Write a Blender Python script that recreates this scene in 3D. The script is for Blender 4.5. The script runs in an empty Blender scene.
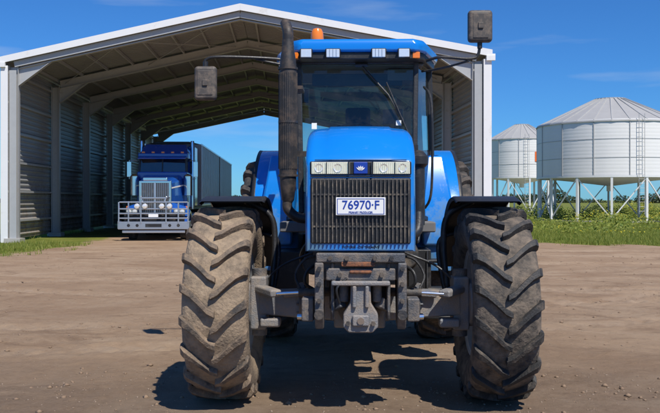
import bpy, bmesh, math, random
import numpy as np
from mathutils import Vector, Matrix, Euler, noise as mn
random.seed(7); np.random.seed(7)
scene=bpy.context.scene
R=math.radians

# ---------------------------------------------------------------- materials
def M(name,col,rough=.5,metal=0.,var=.12,scale=5,dirt=None,damt=0.,dscale=3.,bump=0.,bscale=60,coat=0.,dz=None,stretch=None,rvar=.0):
    m=bpy.data.materials.new(name); m.use_nodes=True
    nt=m.node_tree; N=nt.nodes; L=nt.links
    b=N['Principled BSDF']
    tc=N.new('ShaderNodeTexCoord'); src=tc.outputs['Object']
    if stretch:
        mp=N.new('ShaderNodeMapping'); mp.inputs['Scale'].default_value=stretch
        L.new(src,mp.inputs['Vector']); src=mp.outputs['Vector']
    n1=N.new('ShaderNodeTexNoise'); n1.inputs['Scale'].default_value=scale; n1.inputs['Detail'].default_value=6; n1.inputs['Roughness'].default_value=.65
    L.new(src,n1.inputs['Vector'])
    mx=N.new('ShaderNodeMix'); mx.data_type='RGBA'
    mx.inputs[6].default_value=(*[c*(1-var) for c in col],1); mx.inputs[7].default_value=(*[min(1,c*(1+var)) for c in col],1)
    L.new(n1.outputs['Fac'],mx.inputs[0]); out=mx.outputs[2]
    b.inputs['Roughness'].default_value=rough; b.inputs['Metallic'].default_value=metal
    b.inputs['Coat Weight'].default_value=coat; b.inputs['Coat Roughness'].default_value=.06
    if dirt:
        n2=N.new('ShaderNodeTexNoise'); n2.inputs['Scale'].default_value=dscale; n2.inputs['Detail'].default_value=9; n2.inputs['Roughness'].default_value=.72
        L.new(tc.outputs['Object'],n2.inputs['Vector']); fac=n2.outputs['Fac']
        if dz:
            sx_=N.new('ShaderNodeSeparateXYZ'); L.new(tc.outputs['Object'],sx_.inputs[0])
            mr=N.new('ShaderNodeMapRange'); mr.inputs[1].default_value=dz[0]; mr.inputs[2].default_value=dz[1]; mr.inputs[3].default_value=.25; mr.inputs[4].default_value=-.15
            L.new(sx_.outputs['Z'],mr.inputs[0])
            ad=N.new('ShaderNodeMath'); ad.operation='ADD'; L.new(fac,ad.inputs[0]); L.new(mr.outputs[0],ad.inputs[1]); fac=ad.outputs[0]
        rp=N.new('ShaderNodeMapRange'); rp.inputs[1].default_value=.62-damt*.4; rp.inputs[2].default_value=.86-damt*.3
        L.new(fac,rp.inputs[0])
        mx2=N.new('ShaderNodeMix'); mx2.data_type='RGBA'; L.new(rp.outputs[0],mx2.inputs[0]); L.new(out,mx2.inputs[6]); mx2.inputs[7].default_value=(*dirt,1); out=mx2.outputs[2]
        mr2=N.new('ShaderNodeMapRange'); mr2.inputs[3].default_value=rough; mr2.inputs[4].default_value=.92; L.new(rp.outputs[0],mr2.inputs[0]); L.new(mr2.outputs[0],b.inputs['Roughness'])
        if metal>0:
            mr3=N.new('ShaderNodeMapRange'); mr3.inputs[3].default_value=metal; mr3.inputs[4].default_value=0; L.new(rp.outputs[0],mr3.inputs[0]); L.new(mr3.outputs[0],b.inputs['Metallic'])
    L.new(out,b.inputs['Base Color'])
    if bump:
        n3=N.new('ShaderNodeTexNoise'); n3.inputs['Scale'].default_value=bscale; n3.inputs['Detail'].default_value=5
        L.new(src,n3.inputs['Vector'])
        bp=N.new('ShaderNodeBump'); bp.inputs['Strength'].default_value=bump; bp.inputs['Distance'].default_value=.02
        L.new(n3.outputs['Fac'],bp.inputs['Height']); L.new(bp.outputs[0],b.inputs['Normal'])
    return m
DUST=(.34,.265,.195)
m_blue=M('tractor_blue_paint',(.004,.200,.66),.25,var=.05,scale=2,dirt=(.10,.22,.34),damt=.06,dscale=6,coat=.6,dz=(1.2,2.3))
m_black=M('black_plastic',(.02,.02,.021),.45,var=.2,dirt=(.14,.12,.10),damt=.2,bump=.1)
m_dark=M('dark_greasy_metal',(.035,.035,.037),.55,var=.3,dirt=(.20,.155,.115),damt=.45,dscale=6,bump=.2)
m_cast=M('grey_cast_metal',(.20,.205,.215),.5,metal=.15,var=.25,dirt=DUST,damt=.5,dscale=7,bump=.3,bscale=90)
m_castd=M('dark_cast_metal',(.085,.09,.10),.5,metal=.15,var=.3,dirt=(.27,.21,.155),damt=.5,dscale=9,bump=.3,bscale=90)
m_rust=M('rusty_metal',(.26,.10,.045),.85,var=.6,scale=22,bump=.3,dirt=(.06,.05,.045),damt=.5,dscale=25)
m_chrome=M('chrome',(.75,.76,.78),.13,metal=1,var=.05)
m_alu=M('aluminium_bar',(.62,.63,.65),.28,metal=.9,var=.08)
m_lug_l=M('tyre_lug_rubber_muddy',(.060,.052,.045),.8,var=.35,scale=14,dirt=(.34,.24,.155),damt=.60,dscale=6,bump=.4,bscale=70)
m_lug_r=M('tyre_lug_rubber',(.030,.029,.028),.65,var=.35,scale=14,dirt=(.20,.155,.115),damt=.28,dscale=8,bump=.35,bscale=70)
m_rub_l=M('tyre_rubber_muddy',(.08,.065,.05),.9,var=.35,scale=14,dirt=(.34,.25,.165),damt=.95,dscale=7,bump=.5,bscale=50)
m_rub_r=M('tyre_rubber_dusty',(.042,.039,.036),.85,var=.35,scale=14,dirt=(.24,.185,.135),damt=.60,dscale=7,bump=.5,bscale=50)
m_rub=M('tyre_rubber',(.035,.034,.033),.85,var=.3,scale=12,dirt=(.17,.13,.10),damt=.45,dscale=6,bump=.3)
m_rim=M('rim_grey',(.45,.46,.46),.45,var=.1,dirt=DUST,damt=.4)
m_white=M('white_enamel',(.82,.82,.80),.4,var=.04)
m_plateblue=M('plate_blue',(.01,.05,.35),.4,var=.03)
m_orange=M('orange_lens',(.9,.22,.02),.2,var=.05,coat=.5)
m_lens=M('clear_lens',(.88,.78,.60),.12,metal=.2,var=.25,scale=35,coat=1)
m_lamp=M('lamp_reflector',(.92,.90,.84),.12,metal=.4,var=.1,scale=40,coat=1)
m_stack=M('exhaust_black',(.045,.043,.043),.5,metal=.4,var=.3,dirt=(.13,.09,.065),damt=.4,dscale=9)
m_skin=M('seat_fabric',(.05,.05,.06),.9,var=.2)
m_mirror=M('mirror_back',(.075,.065,.057),.55,var=.25,dirt=(.24,.185,.14),damt=.4,dscale=14)
def glass(name,tint,refl=.08,dust=.12):
    m=bpy.data.materials.new(name); m.use_nodes=True; nt=m.node_tree; N=nt.nodes; L=nt.links; N.clear()
    o=N.new('ShaderNodeOutputMaterial'); t=N.new('ShaderNodeBsdfTransparent'); t.inputs[0].default_value=(*tint,1)
    g=N.new('ShaderNodeBsdfGlossy'); g.inputs['Roughness'].default_value=.03; g.inputs['Color'].default_value=(1,1,1,1)
    f=N.new('ShaderNodeFresnel'); f.inputs[0].default_value=1.52
    ns=N.new('ShaderNodeTexNoise'); ns.inputs['Scale'].default_value=3; ns.inputs['Detail'].default_value=9; ns.inputs['Roughness'].default_value=.75
    tc=N.new('ShaderNodeTexCoord'); L.new(tc.outputs['Object'],ns.inputs['Vector'])
    mr=N.new('ShaderNodeMapRange'); mr.inputs[1].default_value=.42; mr.inputs[2].default_value=.8; mr.inputs[3].default_value=0; mr.inputs[4].default_value=dust
    L.new(ns.outputs['Fac'],mr.inputs[0])
    a=N.new('ShaderNodeMath'); a.operation='MULTIPLY_ADD'; a.inputs[1].default_value=1.1; a.inputs[2].default_value=refl-.04
    L.new(f.outputs[0],a.inputs[0])
    mx=N.new('ShaderNodeMixShader'); L.new(a.outputs[0],mx.inputs[0]); L.new(t.outputs[0],mx.inputs[1]); L.new(g.outputs[0],mx.inputs[2])
    d=N.new('ShaderNodeBsdfDiffuse'); d.inputs[0].default_value=(.3,.28,.23,1)
    mx2=N.new('ShaderNodeMixShader'); L.new(mr.outputs[0],mx2.inputs[0]); L.new(mx.outputs[0],mx2.inputs[1]); L.new(d.outputs[0],mx2.inputs[2])
    L.new(mx2.outputs[0],o.inputs[0]); return m
m_glass=glass('cab_glass',(.70,.84,.80),.04,.14)
m_tglass=glass('truck_glass',(.12,.14,.15),.10)

# ---------------------------------------------------------------- mesh helper
def empty(name,loc=(0,0,0),rz=0.):
    e=bpy.data.objects.new(name,None); e.location=loc; e.rotation_euler=(0,0,rz); scene.collection.objects.link(e); return e
class Part:
    def __init__(s,name,mat,parent=None,bevel=0.,seg=2,ang=35,xf=None):
        s.name=name; s.mat=mat; s.parent=parent; s.bevel=bevel; s.seg=seg; s.ang=ang; s.bm=bmesh.new(); s.xf=xf
    def verts(s,vs): return [s.bm.verts.new(v) for v in vs]
    def face(s,vs):
        try: return s.bm.faces.new(vs)
        except ValueError: return None
    def box(s,c,size,rot=None):
        m=Matrix.Translation(c)
        if rot: m=m@Euler(rot).to_matrix().to_4x4()
        hx,hy,hz=[k/2 for k in size]
        v=s.verts([m@Vector(p) for p in [(-hx,-hy,-hz),(hx,-hy,-hz),(hx,hy,-hz),(-hx,hy,-hz),(-hx,-hy,hz),(hx,-hy,hz),(hx,hy,hz),(-hx,hy,hz)]])
        for f in [(0,3,2,1),(4,5,6,7),(0,1,5,4),(1,2,6,5),(2,3,7,6),(3,0,4,7)]: s.face([v[i] for i in f])
        return s
    def frame(s,d):
        d=d.normalized(); up=Vector((0,0,1)) if abs(d.z)<.95 else Vector((0,1,0))
        a=d.cross(up).normalized(); b=a.cross(d).normalized(); return a,b
    def beam(s,p1,p2,w,h,w2=None,h2=None):
        p1=Vector(p1);p2=Vector(p2); a,b=s.frame(p2-p1); w2=w2 or w; h2=h2 or h
        v=s.verts([p1-a*w/2-b*h/2,p1+a*w/2-b*h/2,p1+a*w/2+b*h/2,p1-a*w/2+b*h/2,p2-a*w2/2-b*h2/2,p2+a*w2/2-b*h2/2,p2+a*w2/2+b*h2/2,p2-a*w2/2+b*h2/2])
        for f in [(0,1,2,3),(7,6,5,4),(0,4,5,1),(1,5,6,2),(2,6,7,3),(3,7,4,0)]: s.face([v[i] for i in f])
        return s
    def cyl(s,p1,p2,r1,r2=None,seg=20,caps=True):
        return s.tube([p1,p2],[r1,r1 if r2 is None else r2],seg,caps)
    def tube(s,pts,r,seg=10,caps=True):
        pts=[Vector(p) for p in pts]; n=len(pts)
        if not isinstance(r,(list,tuple)): r=[r]*n
        rings=[]; pa=None
        for i,p in enumerate(pts):
            d=(pts[min(i+1,n-1)]-pts[max(i-1,0)]).normalized()
            if pa is None: a,b=s.frame(d)
            else:
                a=(pa-d*pa.dot(d)).normalized(); b=a.cross(d).normalized()
            pa=a
            rings.append(s.verts([p+(a*math.cos(t)+b*math.sin(t))*r[i] for t in [2*math.pi*k/seg for k in range(seg)]]))
        for i in range(n-1):
            for k in range(seg):
                s.face([rings[i][k],rings[i][(k+1)%seg],rings[i+1][(k+1)%seg],rings[i+1][k]])
        if caps: s.face(rings[0][::-1]); s.face(rings[-1])
        return s
    def smooth_tube(s,pts,r,seg=10,sub=6):
        pts=[Vector(p) for p in pts]; out=[]
        P=[pts[0]]+pts+[pts[-1]]
        for i in range(1,len(P)-2):
            for k in range(sub):
                t=k/sub; p0,p1,p2,p3=P[i-1],P[i],P[i+1],P[i+2]
                out.append(.5*((2*p1)+(p2-p0)*t+(2*p0-5*p1+4*p2-p3)*t*t+(3*p1-p0-3*p2+p3)*t**3))
        out.append(pts[-1]); return s.tube(out,r,seg)
    def lathe(s,prof,c,axis='x',seg=48,a0=0,a1=2*math.pi):
        full=abs(a1-a0-2*math.pi)<1e-6; n=seg if full else seg+1; rings=[]
        for k in range(n):
            t=a0+(a1-a0)*k/seg; ring=[]
            for a,r in prof:
                if axis=='x': p=(c[0]+a,c[1]-r*math.cos(t),c[2]+r*math.sin(t))
                elif axis=='y': p=(c[0]+r*math.cos(t),c[1]+a,c[2]+r*math.sin(t))
                else: p=(c[0]+r*math.cos(t),c[1]+r*math.sin(t),c[2]+a)
                ring.append(s.bm.verts.new(p))
            rings.append(ring)
        for k in range(seg):
            A=rings[k]; B=rings[(k+1)%n]
            for i in range(len(prof)-1): s.face([A[i],A[i+1],B[i+1],B[i]])
        return s
    def loft(s,secs,cap=True):
        rings=[s.verts(x) for x in secs]; n=len(rings[0])
        for i in range(len(rings)-1):
            for k in range(n):
                s.face([rings[i][k],rings[i][(k+1)%n],rings[i+1][(k+1)%n],rings[i+1][k]])
        if cap: s.face(rings[0][::-1]); s.face(rings[-1])
        return s
    def prism(s,poly,axis,a,b):
        def mk(u,v,w):
            return {'x':(w,u,v),'y':(u,w,v),'z':(u,v,w)}[axis]
        return s.loft([[mk(u,v,a) for u,v in poly],[mk(u,v,b) for u,v in poly]])
    def sheet(s,pts):
        s.face(s.verts(pts)); return s
    def done(s,recalc=True):
        if s.xf:
            for v in s.bm.verts: v.co=s.xf(v.co)
        if recalc: bmesh.ops.recalc_face_normals(s.bm,faces=s.bm.faces)
        for f in s.bm.faces: f.smooth=True
        if not s.bevel:
            for e in s.bm.edges:
                if len(e.link_faces)==2 and e.calc_face_angle(0)>R(s.ang): e.smooth=False
        me=bpy.data.meshes.new(s.name); s.bm.to_mesh(me); s.bm.free()
        me.materials.append(s.mat)
        o=bpy.data.objects.new(s.name,me); scene.collection.objects.link(o)
        if s.parent: o.parent=s.parent
        if s.bevel:
            b=o.modifiers.new('bevel','BEVEL'); b.width=s.bevel; b.segments=s.seg; b.limit_method='ANGLE'; b.angle_limit=R(30); b.harden_normals=True
        return o
def mesh_np(name,verts,faces,mat,parent=None,smooth=False):
    me=bpy.data.meshes.new(name); v=np.asarray(verts,dtype=np.float32); f=np.asarray(faces,dtype=np.int32); k=f.shape[1]
    me.vertices.add(len(v)); me.vertices.foreach_set('co',v.ravel()); me.loops.add(f.size); me.loops.foreach_set('vertex_index',f.ravel())
    me.polygons.add(len(f)); me.polygons.foreach_set('loop_start',np.arange(0,f.size,k,dtype=np.int32))
    if smooth: me.polygons.foreach_set('use_smooth',np.ones(len(f),dtype=bool))
    me.update(calc_edges=True); me.validate(); me.materials.append(mat)
    o=bpy.data.objects.new(name,me); scene.collection.objects.link(o)
    if parent:o.parent=parent
    return o
def text(name,body,size,loc,mat,parent,rot=(R(90),0,0),ex=.001,sx=1):
    c=bpy.data.curves.new(name,'FONT'); c.body=body; c.size=size; c.align_x='CENTER'; c.align_y='CENTER'; c.extrude=ex; c.offset=size*.012
    o=bpy.data.objects.new(name,c); o.location=loc; o.rotation_euler=rot; o.scale=(sx,1,1); c.materials.append(mat); scene.collection.objects.link(o); o.parent=parent; return o

# ---------------------------------------------------------------- ground
def grass_mask(x,y):
    n=mn.noise(Vector((x*.25,y*.12,0)))*2.4+mn.noise(Vector((x*1.1,y*.6,3)))*1.2
    right=min((y-28.4-(.06*(x-6)))/1.8+n, (x-3.5)/1.0+n*.5) if x>0 else -5
    if y>64: right=max(right,(y-64)/2)
    left=min((-8.3-x-max(0,(y-20)*.06))/.8+n*.8,(y-19.4+(x+8)*.25)/1.6+n)
    if x>6.5 and y>60: right=max(right,1)
    return max(0.,min(1.,max(left,right)*.6+.5))
# each pair of wheel marks: centre y at x=0, half width, slope, curvature
RUTS=[(9.0,.21,.34,.030),(10.9,.21,.34,.030),(12.9,.24,-.16,.022),(14.9,.24,-.16,.022),(17.2,.27,.20,-.012),(19.2,.27,.20,-.012),(22.6,.32,-.12,.016),(24.8,.32,-.12,.016),(15.9,.22,-.42,.012),(18.1,.22,-.42,.012)]
def rut(x,y):
    h=0.;t=0.
    for (b,w,sl,cv) in RUTS:
        c=b+sl*x+cv*x*x+.25*math.sin(x*.35+b)
        e=(y-c)/w
        if abs(e)<3:
            st=.35+.9*max(0,mn.noise(Vector((x*.3,b,4)))+.35)
            st=min(1,st)
            g=math.exp(-e**4)*st
            t=max(t,g); h+=g*(-.016+.011*math.copysign(1,math.sin(x*24+(1 if e>0 else -1)*(y-c)*18)))+st*.013*math.exp(-(abs(e)-1.5)**2*4)
    return h,t
def gh(x,y):
    d=math.hypot(x,y-6)
    near=max(0.,1-d/45)
    h=mn.noise(Vector((x*.35,y*.35,5)))*.035*near
    k2=max(0.,1-d/26)
    h+=(mn.noise(Vector((x*2.3,y*2.3,1)))*.016+mn.noise(Vector((x*6,y*6,2)))*.010+mn.noise(Vector((x*15,y*15,9)))*.007)*k2
    c=mn.noise(Vector((x*9,y*9,30)))
    if c>.3: h+=(c-.3)*.04*k2
    h+=rut(x,y)[0]
    for cx,cy in ((-.83,6.5),(1.29,6.5)):
        k=math.exp(-((x-cx)**2+(y-cy)**2)/.5); h*=1-k
    return h
def axisvals(segs):
    out=[]
    for a,b,st in segs: out+=list(np.arange(a,b,st))
    out.append(segs[-1][1]); return out
xs=axisvals([(-2500,-300,440),(-300,-60,24),(-60,-16,2),(-16,-6,.16),(-6,7,.045),(7,16,.16),(16,60,2),(60,300,24),(300,2500,440)])
ys=axisvals([(-300,-20,56),(-20,2,1.4),(2,4.6,.1),(4.6,13,.04),(13,22,.09),(22,36,.22),(36,80,1.6),(80,300,20),(300,3500,640)])
nx,ny=len(xs),len(ys)
V=np.zeros((ny*nx,3)); G=np.zeros(ny*nx); TR=np.zeros(ny*nx)
i=0
for y in ys:
    for x in xs:
        inn=abs(x)<50 and -20<y<60
        V[i]=(x,y,gh(x,y) if inn else 0); G[i]=grass_mask(x,y) if y>15 else 0
        if inn: TR[i]=rut(x,y)[1]
        if abs(x)>60 or y<-100: G[i]=1
        i+=1
idx=np.arange(ny*nx).reshape(ny,nx)
F=np.stack([idx[:-1,:-1],idx[:-1,1:],idx[1:,1:],idx[1:,:-1]],-1).reshape(-1,4)
def ground_mat():
    m=bpy.data.materials.new('dirt_and_grass'); m.use_nodes=True; nt=m.node_tree; N=nt.nodes; L=nt.links; b=N['Principled BSDF']
    tc=N.new('ShaderNodeTexCoord')
    def nz(s,det=8,r=.6,scale=None,dist=0.,rz=8):
        n=N.new('ShaderNodeTexNoise'); n.inputs['Scale'].default_value=s; n.inputs['Detail'].default_value=det; n.inputs['Roughness'].default_value=r; n.inputs['Distortion'].default_value=dist
        if scale:
            mp=N.new('ShaderNodeMapping'); mp.inputs['Scale'].default_value=scale; mp.inputs['Rotation'].default_value=(0,0,R(rz)); L.new(tc.outputs['Object'],mp.inputs[0]); L.new(mp.outputs[0],n.inputs['Vector'])
        else: L.new(tc.outputs['Object'],n.inputs['Vector'])
        return n.outputs['Fac']
    def ramp(f,a,c,to=1.):
        r=N.new('ShaderNodeMapRange'); r.inputs[1].default_value=a; r.inputs[2].default_value=c; r.inputs[4].default_value=to; L.new(f,r.inputs[0]); return r.outputs[0]
    def mix(f,a,c):
        x=N.new('ShaderNodeMix'); x.data_type='RGBA'; L.new(f,x.inputs[0])
        for k,v in ((6,a),(7,c)):
            if isinstance(v,tuple): x.inputs[k].default_value=(*v,1)
            else: L.new(v,x.inputs[k])
        return x.outputs[2]
    c=mix(ramp(nz(.35,6,.6,dist=.6),.35,.65),(.315,.208,.130),(.415,.29,.188))
    c=mix(ramp(nz(.6,9,.7,(.5,1.1,1),1.2),.50,.70,.75),c,(.47,.35,.24))
    c=mix(ramp(nz(1.0,10,.78,(.6,1.2,1),.8,-14),.52,.66,.8),c,(.20,.128,.08))
    c=mix(ramp(nz(5,12,.8),.52,.72,.7),c,(.21,.14,.092))
    c=mix(ramp(nz(26,6,.8),.56,.76,.6),c,(.47,.37,.27))
    c=mix(ramp(nz(48,4,.8),.60,.72,.7),c,(.15,.10,.068))
    sx_=N.new('ShaderNodeSeparateXYZ'); L.new(tc.outputs['Object'],sx_.inputs[0])
    ad=N.new('ShaderNodeMath'); ad.operation='MULTIPLY_ADD'; L.new(nz(.7,8,.7),ad.inputs[0]); ad.inputs[1].default_value=5; L.new(sx_.outputs['Y'],ad.inputs[2])
    r=N.new('ShaderNodeMapRange'); r.inputs[1].default_value=7.8; r.inputs[2].default_value=11.5; r.inputs[3].default_value=.65; r.inputs[4].default_value=0; L.new(ad.outputs[0],r.inputs[0])
    g=mix(ramp(nz(9,13,.85),.36,.66),(.14,.10,.072),(.31,.235,.17))
    c=mix(r.outputs[0],c,g)
    t=N.new('ShaderNodeAttribute'); t.attribute_name='track'
    tm=N.new('ShaderNodeMath'); tm.operation='MULTIPLY'; L.new(t.outputs['Fac'],tm.inputs[0]); L.new(ramp(nz(1.6,8,.7),.35,.6,.6),tm.inputs[1])
    c=mix(tm.outputs[0],c,(.48,.36,.255))
    at=N.new('ShaderNodeAttribute'); at.attribute_name='grass'
    am=N.new('ShaderNodeMath'); am.operation='MULTIPLY_ADD'; L.new(nz(2.5,9,.7),am.inputs[0]); am.inputs[1].default_value=1.6; am.inputs[2].default_value=-.8
    a2=N.new('ShaderNodeMath'); a2.operation='ADD'; L.new(am.outputs[0],a2.inputs[0]); L.new(at.outputs['Fac'],a2.inputs[1])
    gr=mix(ramp(nz(.8,9,.7),.35,.65),(.10,.135,.02),(.22,.22,.05))
    c=mix(ramp(a2.outputs[0],.42,.60),c,gr)
    L.new(c,b.inputs['Base Color']); b.inputs['Roughness'].default_value=.95; b.inputs['Specular IOR Level'].default_value=.15
    bp=N.new('ShaderNodeBump'); bp.inputs['Strength'].default_value=.9; bp.inputs['Distance'].default_value=.035; L.new(nz(16,13,.85),bp.inputs['Height']); L.new(bp.outputs[0],b.inputs['Normal'])
    return m
ground=mesh_np('ground',V,F,ground_mat(),smooth=True)
a=ground.data.attributes.new('grass','FLOAT','POINT'); a.data.foreach_set('value',G.astype(np.float32))
a=ground.data.attributes.new('track','FLOAT','POINT'); a.data.foreach_set('value',TR.astype(np.float32))

def scatter_stones(name,n,mat,xr,yr,smin,smax):
    base=[Vector(v) for v in ((1,0,0),(-1,0,0),(0,1,0),(0,-1,0),(0,0,1),(0,0,-1))]
    fc=[(0,2,4),(2,1,4),(1,3,4),(3,0,4),(2,0,5),(1,2,5),(3,1,5),(0,3,5)]
    vs=[];fs=[]
    k=0
    while k<n:
        y=yr[0]+(yr[1]-yr[0])*random.random()**1.6; x=random.uniform(*xr)*(y/yr[1]*.8+.2)
        if mn.noise(Vector((x*.7,y*.7,12)))+random.uniform(-.3,.3)<0: continue
        k+=1
        s=smin+(smax-smin)*random.random()**4; a=random.random()*6.28; z=gh(x,y)
        o=len(vs)
        for b in base:
            q=Vector((b.x*random.uniform(.7,1.2),b.y*random.uniform(.7,1.2),b.z*random.uniform(.3,.7)))*s
            vs.append((x+q.x*math.cos(a)-q.y*math.sin(a),y+q.x*math.sin(a)+q.y*math.cos(a),z+q.z+s*.1))
        fs+=[(p+o,q+o,r+o) for p,q,r in fc]
    return mesh_np(name,vs,fs,mat)
scatter_stones('gravel',8000,M('gravel_stone',(.29,.22,.16),.9,var=.5,scale=9),(-9,9),(4.4,20),.003,.014)
scatter_stones('dirt_clods',2400,M('dirt_clod',(.25,.17,.11),.95,var=.4,scale=7),(-12,12),(4.6,26),.008,.036)

def leafmat(name,c1,c2):
    m=bpy.data.materials.new(name); m.use_nodes=True; nt=m.node_tree; N=nt.nodes; L=nt.links; b=N['Principled BSDF']
    g=N.new('ShaderNodeNewGeometry'); r=N.new('ShaderNodeMix'); r.data_type='RGBA'
    r.inputs[6].default_value=(*c1,1); r.inputs[7].default_value=(*c2,1); L.new(g.outputs['Random Per Island'],r.inputs[0]); L.new(r.outputs[2],b.inputs['Base Color'])
    b.inputs['Roughness'].default_value=.6
    t=N.new('ShaderNodeBsdfTranslucent'); L.new(r.outputs[2],t.inputs[0]); mx=N.new('ShaderNodeMixShader'); mx.inputs[0].default_value=.4
    L.new(b.outputs[0],mx.inputs[1]); L.new(t.outputs[0],mx.inputs[2]); L.new(mx.outputs[0],N['Material Output'].inputs[0]); return m
m_grass=leafmat('grass_blades',(.12,.20,.02),(.38,.38,.08))
def blades(name,pts,hmin,hmax,w,mat,nb=3):
    vs=[];fs=[]
    for x,y in pts:
        z=gh(x,y) if y<45 else 0
        hk=.45+1.3*max(0,mn.noise(Vector((x*.8,y*.8,7)))+.25)
        for k in range(nb):
            a=random.random()*6.28; h=random.uniform(hmin,hmax)*hk; l=random.uniform(.1,.7)*h; b=random.random()*6.28
            px=x+random.uniform(-.06,.06); py=y+random.uniform(-.06,.06); o=len(vs); ww=w*random.uniform(.6,1.3)
            vs+= [(px-math.cos(a)*ww,py-math.sin(a)*ww,z-.01),(px+math.cos(a)*ww,py+math.sin(a)*ww,z-.01),(px+math.cos(b)*l,py+math.sin(b)*l,z+h)]
            fs.append((o,o+1,o+2))
    return mesh_np(name,vs,fs,mat)
pts=[]
while len(pts)<16000:
    y=random.uniform(18,42); x=random.uniform(-17,-7.4)
    if y>29.5 and x>-12.1: continue
    if grass_mask(x,y)+random.uniform(-.5,.25)>.40: pts.append((x,y))
while len(pts)<58000:
    y=25.5+45*random.random()**1.5; x=random.uniform(3.4,16+ (y-27)*.6)
    if y>28 and x<6.3: continue
    if grass_mask(x,y)+random.uniform(-.5,.25)>.40: pts.append((x,y))
blades('grass',pts,.05,.20,.011,m_grass)

# ---------------------------------------------------------------- shed
CX,CY=-3.22,29.1; HW=8.72; EH=6.75; PH=8.5; LEN=33.; NB=6
def sx(v): return Vector((v.x-.055*v.y, v.y-.08*v.x, v.z))
shed=empty('farm_shed',(CX,CY,0))
m_trim=M('white_trim_steel',(.80,.80,.79),.4,var=.04,scale=2,dirt=(.5,.46,.4),damt=.1,dscale=1.5)
m_galv=M('galvanised_steel',(.44,.44,.43),.45,metal=.15,var=.15,scale=3,dirt=(.30,.25,.2),damt=.15)
m_clad=M('zinc_cladding',(.38,.385,.38),.45,metal=.25,var=.12,scale=1.2,dirt=(.27,.22,.17),damt=.25,dz=(0,4),stretch=(1,.3,1))
m_roof=M('zinc_roof_sheet',(.25,.25,.245),.5,metal=.2,var=.12,scale=1.5)
m_conc=M('concrete',(.42,.40,.37),.85,var=.12,bump=.2)
def SP(n,m,**k): return Part(n,m,shed,xf=sx,**k)
def roofz(x): return EH+(PH-EH)*(1-abs(x)/HW)
for sd in (-1,1):
    w=SP('wall_cladding',m_clad,ang=20); X=sd*(HW-.02)
    z=.12; prof=[]
    while z<EH-.02:
        prof+=[(0,z),(0,z+.10),(.035,z+.13),(.035,z+.16)]; z+=.19
    rings=[]
    for yy in (0.02,LEN): rings.append(w.verts([(X-sd*a,yy,zz) for a,zz in prof]))
    for k in range(len(prof)-1): w.face([rings[0][k],rings[0][k+1],rings[1][k+1],rings[1][k]])
    w.done()
for sd in (-1,1):
    w=SP('roof_sheet',m_roof,ang=20); prof=[]; y=-.05
    while y<LEN: prof+=[(y,0),(y+.12,0),(y+.15,.04),(y+.18,.04)]; y+=.21
    A=w.verts([(sd*.01,yy,PH+.02+h) for yy,h in prof]); B=w.verts([(sd*(HW+.1),yy,roofz(HW+.1)+.02+h) for yy,h in prof])
    for k in range(len(prof)-1): w.face([A[k],A[k+1],B[k+1],B[k]])
    w.done()
w=SP('ridge_cap',m_roof); w.loft([[(-.25,yy,roofz(.25)+.07),(0,yy,PH+.09),(.25,yy,roofz(.25)+.07),(.25,yy,roofz(.25)+.063),(0,yy,PH+.08),(-.25,yy,roofz(.25)+.063)] for yy in (0.02,LEN)]); w.done()
fr=SP('portal_frames',m_galv); hn=SP('knee_braces',m_galv); pl=SP('base_plates',m_conc)
for b in range(NB+1):
    y=.22+b*(LEN-.44)/NB
    for sd in (-1,1):
        xc=sd*(HW-.30)
        for o in (-.17,.17): fr.box((xc+o,y,3.27),(.025,.22,6.5))
        fr.box((xc,y,3.25),(.30,.02,6.46))
        p=lambda x,dz:(sd*x,y,roofz(x)-.22+dz)
        for dz,ww,hh in ((-.20,.2,.025),(.12,.2,.025)): fr.beam(p(HW-.5,dz),p(0.001,dz),ww,hh)
        fr.beam(p(HW-.5,-.04),p(.001,-.04),.02,.30)
        x1=HW-.46; x2=HW-1.7
        h=[(sd*x1,roofz(x1)-.42),(sd*x2,roofz(x2)-.42),(sd*x1,roofz(x1)-1.05)]
        hn.loft([[(u,y-.015,v) for u,v in h],[(u,y+.015,v) for u,v in h]])
        hn.beam((sd*x1,y,roofz(x1)-1.06),(sd*x2,y,roofz(x2)-.43),.2,.02)
        pl.box((xc,y,.06),(.6,.6,.22))
fr.done(); hn.done(); pl.done()
pu=SP('purlins',m_galv)
for sd in (-1,1):
    for k in range(8):
        x=.5+k*1.12; z=roofz(x)-.045
        pu.box((sd*x,LEN/2,z),(.07,LEN-.3,.11))
    for k in range(6):
        pu.box((sd*(HW-.10),LEN/2,.8+k*1.1),(.10,LEN-.3,.08))
    for b in (0,3,5):
        y0=.22+b*(LEN-.44)/NB; y1=y0+(LEN-.44)/NB
        pu.tube([(sd*.5,y0,roofz(.5)-.22),(sd*4.3,y1,roofz(4.3)-.22)],.02,6); pu.tube([(sd*4.3,y0,roofz(4.3)-.24),(sd*8,y1,roofz(8)-.24)],.02,6)
        pu.tube([(sd*.5,y1,roofz(.5)-.26),(sd*4.3,y0,roofz(4.3)-.26)],.02,6)
pu.done()
tr=SP('barge_and_corner_trim',m_trim)
for yy in (-.06,LEN+.08):
    for sd in (-1,1):
        a_=[(sd*.001,PH+.11),(sd*(HW+.16),roofz(HW+.16)+.11),(sd*(HW+.16),roofz(HW+.16)-.13),(sd*.001,PH-.13)]
        tr.loft([[(u,yy-.025,v) for u,v in a_],[(u,yy+.025,v) for u,v in a_]])
        tr.box((sd*(HW+.0),yy+.05,3.26),(.26,.05,6.5))
        tr.box((sd*(HW+.13),yy+.15,3.28),(.03,.24,6.5))
        tr.beam((sd*(HW+.10),yy,6.45),(sd*(HW+.10),yy,6.62),.3,.12)
tr.done()
gt=SP('gutter',m_trim)
for sd in (-1,1): gt.box((sd*(HW+.2),LEN/2,roofz(HW+.2)-.08),(.16,LEN,.14))
gt.done()
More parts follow.
